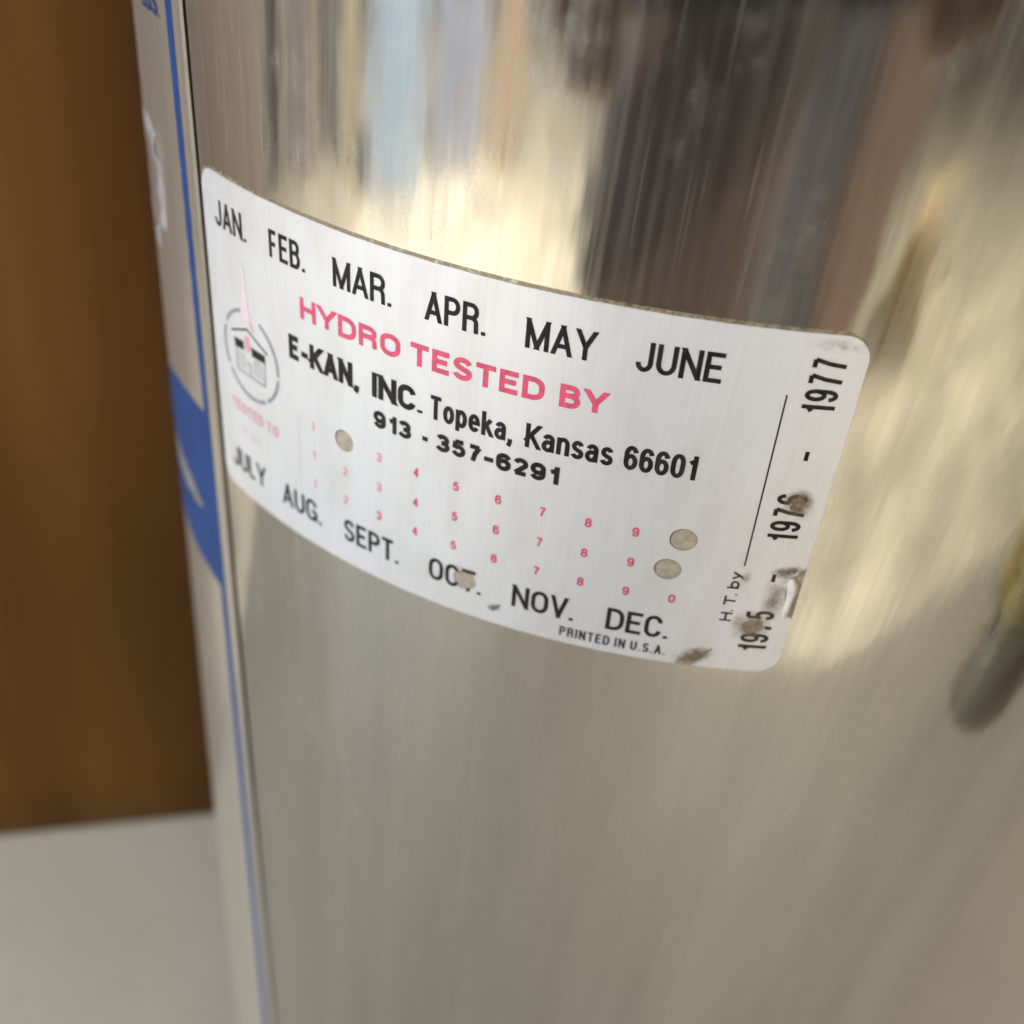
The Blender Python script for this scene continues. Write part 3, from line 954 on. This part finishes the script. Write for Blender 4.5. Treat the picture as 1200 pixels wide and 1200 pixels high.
def skin_mesh(name, nodes, edges, mat, parent, sub=2):
    keys = list(nodes)
    me = bpy.data.meshes.new(name)
    me.from_pydata([nodes[k][0] for k in keys], [(keys.index(a), keys.index(b2)) for a, b2 in edges], [])
    o = link(name, me, mat, parent)
    md = o.modifiers.new('skin', 'SKIN')
    for k, sv in zip(keys, me.skin_vertices[0].data):
        r = nodes[k][1]
        sv.radius = r if isinstance(r, tuple) else (r, r)
    me.skin_vertices[0].data[0].use_root = True
    md.use_smooth_shade = True
    sd = o.modifiers.new('sub', 'SUBSURF')
    sd.levels = sd.render_levels = sub
    return o


PX, PY = -0.035, -0.82
person = empty('person', (PX, PY, FLOOR_Z), 'person in long brown coat with dark belt, mirrored dark in the steel', 'person')
Zf = -FLOOR_Z
nd = {
    'pelvis': ((0, 0, 0.92), (0.135, 0.10)), 'waist': ((0, 0.02, 1.08), (0.12, 0.09)), 'chest': ((0, 0.08, 1.27), (0.145, 0.10)),
    'neck0': ((0, 0.10, 1.41), (0.07, 0.06)), 'neck': ((0, 0.115, 1.47), 0.048), 'jaw': ((0, 0.15, 1.52), (0.058, 0.07)), 'head': ((0, 0.145, 1.60), (0.074, 0.092)), 'crown': ((0, 0.13, 1.675), (0.055, 0.07)),
}
ed = [('pelvis', 'waist'), ('waist', 'chest'), ('chest', 'neck0'), ('neck0', 'neck'), ('neck', 'jaw'), ('jaw', 'head'), ('head', 'crown')]
for s, sd_ in ((-1, 'l'), (1, 'r')):
    nd['hip' + sd_] = ((s * 0.085, 0.0, 0.86), 0.088)
    nd['knee' + sd_] = ((s * 0.10, 0.01, 0.50), 0.058)
    nd['ankle' + sd_] = ((s * 0.105, -0.02, 0.09), 0.042)
    nd['toe' + sd_] = ((s * 0.115, 0.14, 0.035), (0.042, 0.030))
    nd['sho' + sd_] = ((s * 0.165, 0.10, 1.36), 0.060)
    nd['elb' + sd_] = ((s * 0.235 + 0.0, 0.30, 1.16), 0.045)
    ed += [('pelvis', 'hip' + sd_), ('hip' + sd_, 'knee' + sd_), ('knee' + sd_, 'ankle' + sd_), ('ankle' + sd_, 'toe' + sd_), ('chest', 'sho' + sd_), ('sho' + sd_, 'elb' + sd_)]
wl = Vector((-0.125, -0.33, 0.350)) - Vector((PX, PY, FLOOR_Z))
wr = Vector((0.155, -0.30, 0.395)) - Vector((PX, PY, FLOOR_Z))
nd['wristl'] = (tuple(wl), 0.027)
nd['wristr'] = (tuple(wr), 0.027)
ed += [('elbl', 'wristl'), ('elbr', 'wristr')]
bodyo = skin_mesh('body', nd, ed, M_TROUSERS, person)


def hand(wrist, phone_pt, side):
    """palm with four fingers and a thumb closing on the phone's short end"""
    w = Vector(wrist)
    off = Vector((PX, PY, FLOOR_Z))
    tgt = Vector(phone_pt) - off
    d = (tgt - w).normalized()
    palm = w + d * 0.055
    up = UPV
    n = {'w': (tuple(w), 0.024), 'p': (tuple(palm), (0.036, 0.014))}
    e = [('w', 'p')]
    for k in range(4):
        q0 = palm + up * (0.024 - 0.016 * k) + d * 0.025
        q1 = q0 + FWD * 0.022 + d * 0.026 * (1.0, 1.1, 1.05, 0.85)[k]
        q2 = tgt + up * (0.020 - 0.015 * k) + FWD * 0.012 + RGT * (-side) * 0.026 * (0.9, 1.05, 1.0, 0.8)[k]
        for nm, q, r in (('a', q0, 0.010), ('b', q1, 0.009), ('c', q2, 0.0075)):
            n[nm + str(k)] = (tuple(q), r)
        e += [('p', 'a%d' % k), ('a%d' % k, 'b%d' % k), ('b%d' % k, 'c%d' % k)]
    t0 = palm + up * 0.03 - FWD * 0.012
    t1 = tgt + up * 0.022 - FWD * 0.020 + RGT * (-side) * 0.02
    n['t0'] = (tuple(t0), 0.012)
    n['t1'] = (tuple(t1), 0.009)
    e += [('p', 't0'), ('t0', 't1')]
    return skin_mesh('hand', n, e, M_SKIN, person, 2)


hand(wl, CAM_POS + RGT * -0.080 + UPV * -0.026, -1)
hand(wr, CAM_POS + RGT * 0.078 + UPV * -0.016, 1)
# jacket: open trunk shell with a slanted hem, and sleeves
segs, rows_ = 40, 12
vs, fs = [], []
for j in range(rows_ + 1):
    f = j / rows_
    for i in range(segs):
        a = 2 * math.pi * i / segs
        hem = 0.60 + 0.02 * math.cos(a)
        z = hem + (1.40 - hem) * f
        bulge = 1 + 0.05 * math.sin(5 * a + 6 * f)
        ra = (0.200 - 0.02 * math.sin(f * 3)) * (1 if f < 0.86 else 1 - (f - 0.86) * 2.6)
        rb = 0.135 * (1 if f < 0.86 else 1 - (f - 0.86) * 2.6)
        vs.append((ra * bulge * math.cos(a), 0.01 + 0.10 * f + rb * bulge * math.sin(a), z))
for j in range(rows_):
    for i in range(segs):
        a, b2 = j * segs + i, j * segs + (i + 1) % segs
        fs.append((a, b2, b2 + segs, a + segs))
me = bpy.data.meshes.new('jacket')
me.from_pydata(vs, [], fs)
me.polygons.foreach_set('use_smooth', [True] * len(fs))
link('coat', me, M_COAT, person)
vs, fs = [], []
for j in range(4):
    for i in range(segs):
        a = 2 * math.pi * i / segs
        z = 0.945 + 0.10 * math.cos(a) + (j - 1.5) * 0.045
        vs.append(((0.212 + (0.006 if j in (1, 2) else 0)) * math.cos(a), 0.055 + (0.150 + (0.006 if j in (1, 2) else 0)) * math.sin(a), z))
for j in range(3):
    for i in range(segs):
        a, b2 = j * segs + i, j * segs + (i + 1) % segs
        fs.append((a, b2, b2 + segs, a + segs))
me = bpy.data.meshes.new('belt')
me.from_pydata(vs, [], fs)
link('belt', me, M_JACKET, person)
for s, sd_, w in ((-1, 'l', wl), (1, 'r', wr)):
    sl = {'a': (nd['sho' + sd_][0], 0.078), 'b': (nd['elb' + sd_][0], 0.060), 'c': (tuple(Vector(nd['elb' + sd_][0]).lerp(w, 0.86)), 0.042)}
    skin_mesh('sleeve', sl, [('a', 'b'), ('b', 'c')], M_JACKET, person)
# face and hair
hc = Vector((0, 0.150, 1.595))
bm = bmesh.new()
bmesh.ops.create_uvsphere(bm, u_segments=24, v_segments=14, radius=0.105)
for v in list(bm.verts):
    if v.co.y > 0.035 and v.co.z < 0.055 or v.co.z < -0.05:
        bm.verts.remove(v)
bmesh.ops.scale(bm, vec=(0.86, 1.02, 1.05), verts=bm.verts)
h_ = link('hair', bm_mesh(bm, 'hair', True), M_HAIR, person)
h_.location = hc + Vector((0, -0.008, 0.022))
M_HEAD = M_SKIN
fm = skin_mesh('face', {'a': (tuple(hc + Vector((0, 0.0, 0.03))), (0.080, 0.098)), 'b': (tuple(hc + Vector((0, 0.012, -0.045))), (0.066, 0.078)), 'c': (tuple(hc + Vector((0, 0.03, -0.095))), (0.035, 0.04))},
               [('a', 'b'), ('b', 'c')], M_SKIN, person)
for s in (-1, 1):
    lathe('eye', [(0.002, -0.010), (0.009, -0.005), (0.011, 0.0), (0.009, 0.005), (0.002, 0.010)], 16, plain('eye', (0.6, 0.6, 0.58), 0.2), person, hc + Vector((s * 0.031, 0.083, 0.0)))
    lathe('ear', [(0.002, -0.028), (0.010, -0.02), (0.013, 0.0), (0.010, 0.02), (0.002, 0.028)], 16, M_SKIN, person, hc + Vector((s * 0.080, 0.0, -0.015)))
lathe('nose', [(0.015, -0.02), (0.016, -0.012), (0.009, 0.01), (0.004, 0.03)], 16, M_SKIN, person, hc + Vector((0, 0.095, -0.018)))
box_obj('mouth', tuple(hc + Vector((0, 0.088, -0.055))), (0.045, 0.008, 0.008), plain('lip', (0.35, 0.13, 0.11), 0.5), person, 0.003)


def polar(az, dist, z):
    a = math.radians(az)
    return (dist * math.sin(a), -R - dist * math.cos(a), z)


def facing(az):
    return -math.radians(az) * -1.0


# blue grey cabinet and reddish board behind on the right
def cabinet(name, az, dist, w, dp, h, mat, label, cat, drawers):
    x, y, _ = polar(az, dist, 0)
    e = empty(name, (x, y, FLOOR_Z), label, cat)
    e.rotation_euler = (0, 0, math.radians(az))
    box_obj('carcass', (0, -dp / 2, h / 2), (w, dp, h - 0.002), mat, e, 0.006)
    for k in range(drawers):
        hh = (h - 0.06) / drawers
        box_obj('drawer', (0, 0.006, 0.03 + hh * (k + 0.5)), (w - 0.03, 0.012, hh - 0.012), mat, e, 0.003)
        box_obj('handle', (0, 0.022, 0.03 + hh * (k + 0.75)), (w * 0.4, 0.012, 0.012), M_CHROME, e, 0.002)
    return e


cabinet('filing_cabinet', 17.0, 1.85, 0.30, 0.5, 1.05, plain('slate_blue_paint', (0.15, 0.15, 0.175), 0.5, 0, 0.1),
        'slate blue filing cabinet mirrored as a dark upright strip right of the person', 'cabinet', 3)
bd = box_obj('wood_board', polar(26.0, 1.9, FLOOR_Z + 0.62), (0.34, 0.03, 1.24), plain('reddish_board', (0.36, 0.24, 0.19), 0.5, 0, 0.2, (14, 14, 2)), None, 0.003, math.radians(26))
tag(bd, 'reddish brown upright board mirrored beside the slate strip in the steel', 'board')

M_TOTE = plain('glare_blue_plastic', (0.50, 0.67, 1.0), 0.35, 0, 0.14, (6, 6, 6))  # blue glare in the steel put into the colour of a made-up tote
x, y, _ = polar(-56, 3.05, 0)
tote = empty('glare_tote', (x, y, FLOOR_Z), 'made-up pale blue tote standing in for blue glare at top left of the steel', 'tote')
tote.rotation_euler = (0, 0, math.radians(-56))
box_obj('bin', (0, 0, 0.36), (0.50, 0.36, 0.716), M_TOTE, tote, 0.02)
box_obj('lid', (0, 0, 0.74), (0.54, 0.40, 0.040), M_TOTE, tote, 0.01)
cabinet('glare_cabinet', -44.5, 3.05, 0.44, 0.4, 0.95, plain('glare_grey_blue', (0.42, 0.47, 0.64), 0.5, 0, 0.15),  # made up; its colour extends the blue glare beside the tote
        'made-up grey blue drawer cabinet widening the mirrored blue glare right of the tote', 'cabinet', 3)


def upright(name, az, dist, w, h, color, label, cat):  # uprights added so the steel mirrors narrow streaks
    o = box_obj(name, polar(az, dist, FLOOR_Z + h / 2 + 0.001), (w, w * 0.4, h), plain(name + '_surface', color, 0.5, 0, 0.15, (12, 12, 2)), None, 0.004, math.radians(az))
    tag(o, label, cat)


upright('added_wood_post', -36.0, 3.1, 0.24, 1.25, (0.52, 0.40, 0.30), 'added tan wood post mirrored right of the grey blue cabinet', 'post')
upright('added_cream_post', -65.0, 3.1, 0.17, 0.92, (0.80, 0.70, 0.48), 'added cream post mirrored just left of the pale blue tote', 'post')
upright('added_grey_panel', -70.0, 3.3, 0.24, 1.2, (0.24, 0.23, 0.24), 'added grey panel mirrored just left of the cream post', 'panel')
upright('added_pink_post', -74.0, 3.0, 0.15, 1.2, (0.52, 0.42, 0.36), 'added pinkish post mirrored between grey and lavender panels', 'post')
upright('added_lavender_panel', -78.0, 3.0, 0.22, 1.1, (0.32, 0.30, 0.34), 'added lavender grey panel mirrored left of the pinkish post', 'panel')
upright('added_pale_post', -80.8, 2.9, 0.07, 1.1, (0.75, 0.68, 0.58), 'added thin pale post mirrored between lavender and charcoal panels', 'post')
upright('added_charcoal_panel', -83.4, 2.9, 0.18, 1.2, (0.07, 0.065, 0.065), 'added charcoal panel mirrored at far upper left', 'panel')
upright('added_white_post', -86.0, 2.9, 0.06, 1.2, (0.75, 0.70, 0.62), 'added thin white post mirrored leftmost of the uprights', 'post')
x, y, _ = polar(-102, 2.4, 0)
o = box_obj('wall_side', (x, y, FLOOR_Z + 0.65), (1.3, 0.06, 1.3), plain('pinkish_beige_paint', (0.36, 0.28, 0.235), 0.8, 0, 0.06, (2, 2, 2)), None, 0.002, math.radians(-102))
o['kind'] = 'structure'

# carton on the floor to the right
M_CARD = plain('brown_card', (0.55, 0.44, 0.28), 0.8, 0, 0.12, (6, 6, 6))
x, y, _ = polar(38, 2.5, 0)
ct = empty('cardboard_box', (x, y, FLOOR_Z), 'brown cardboard box on the cream floor mirrored at upper right', 'box')
ct.rotation_euler = (0, 0, math.radians(30))
box_obj('carton_body', (0, 0, 0.135), (0.26, 0.22, 0.266), M_CARD, ct, 0.004)
for s in (-1, 1):
    f = box_obj('flap', (0, s * 0.15, 0.30), (0.25, 0.11, 0.004), M_CARD, ct)
    f.rotation_euler = (math.radians(s * 40), 0, 0)
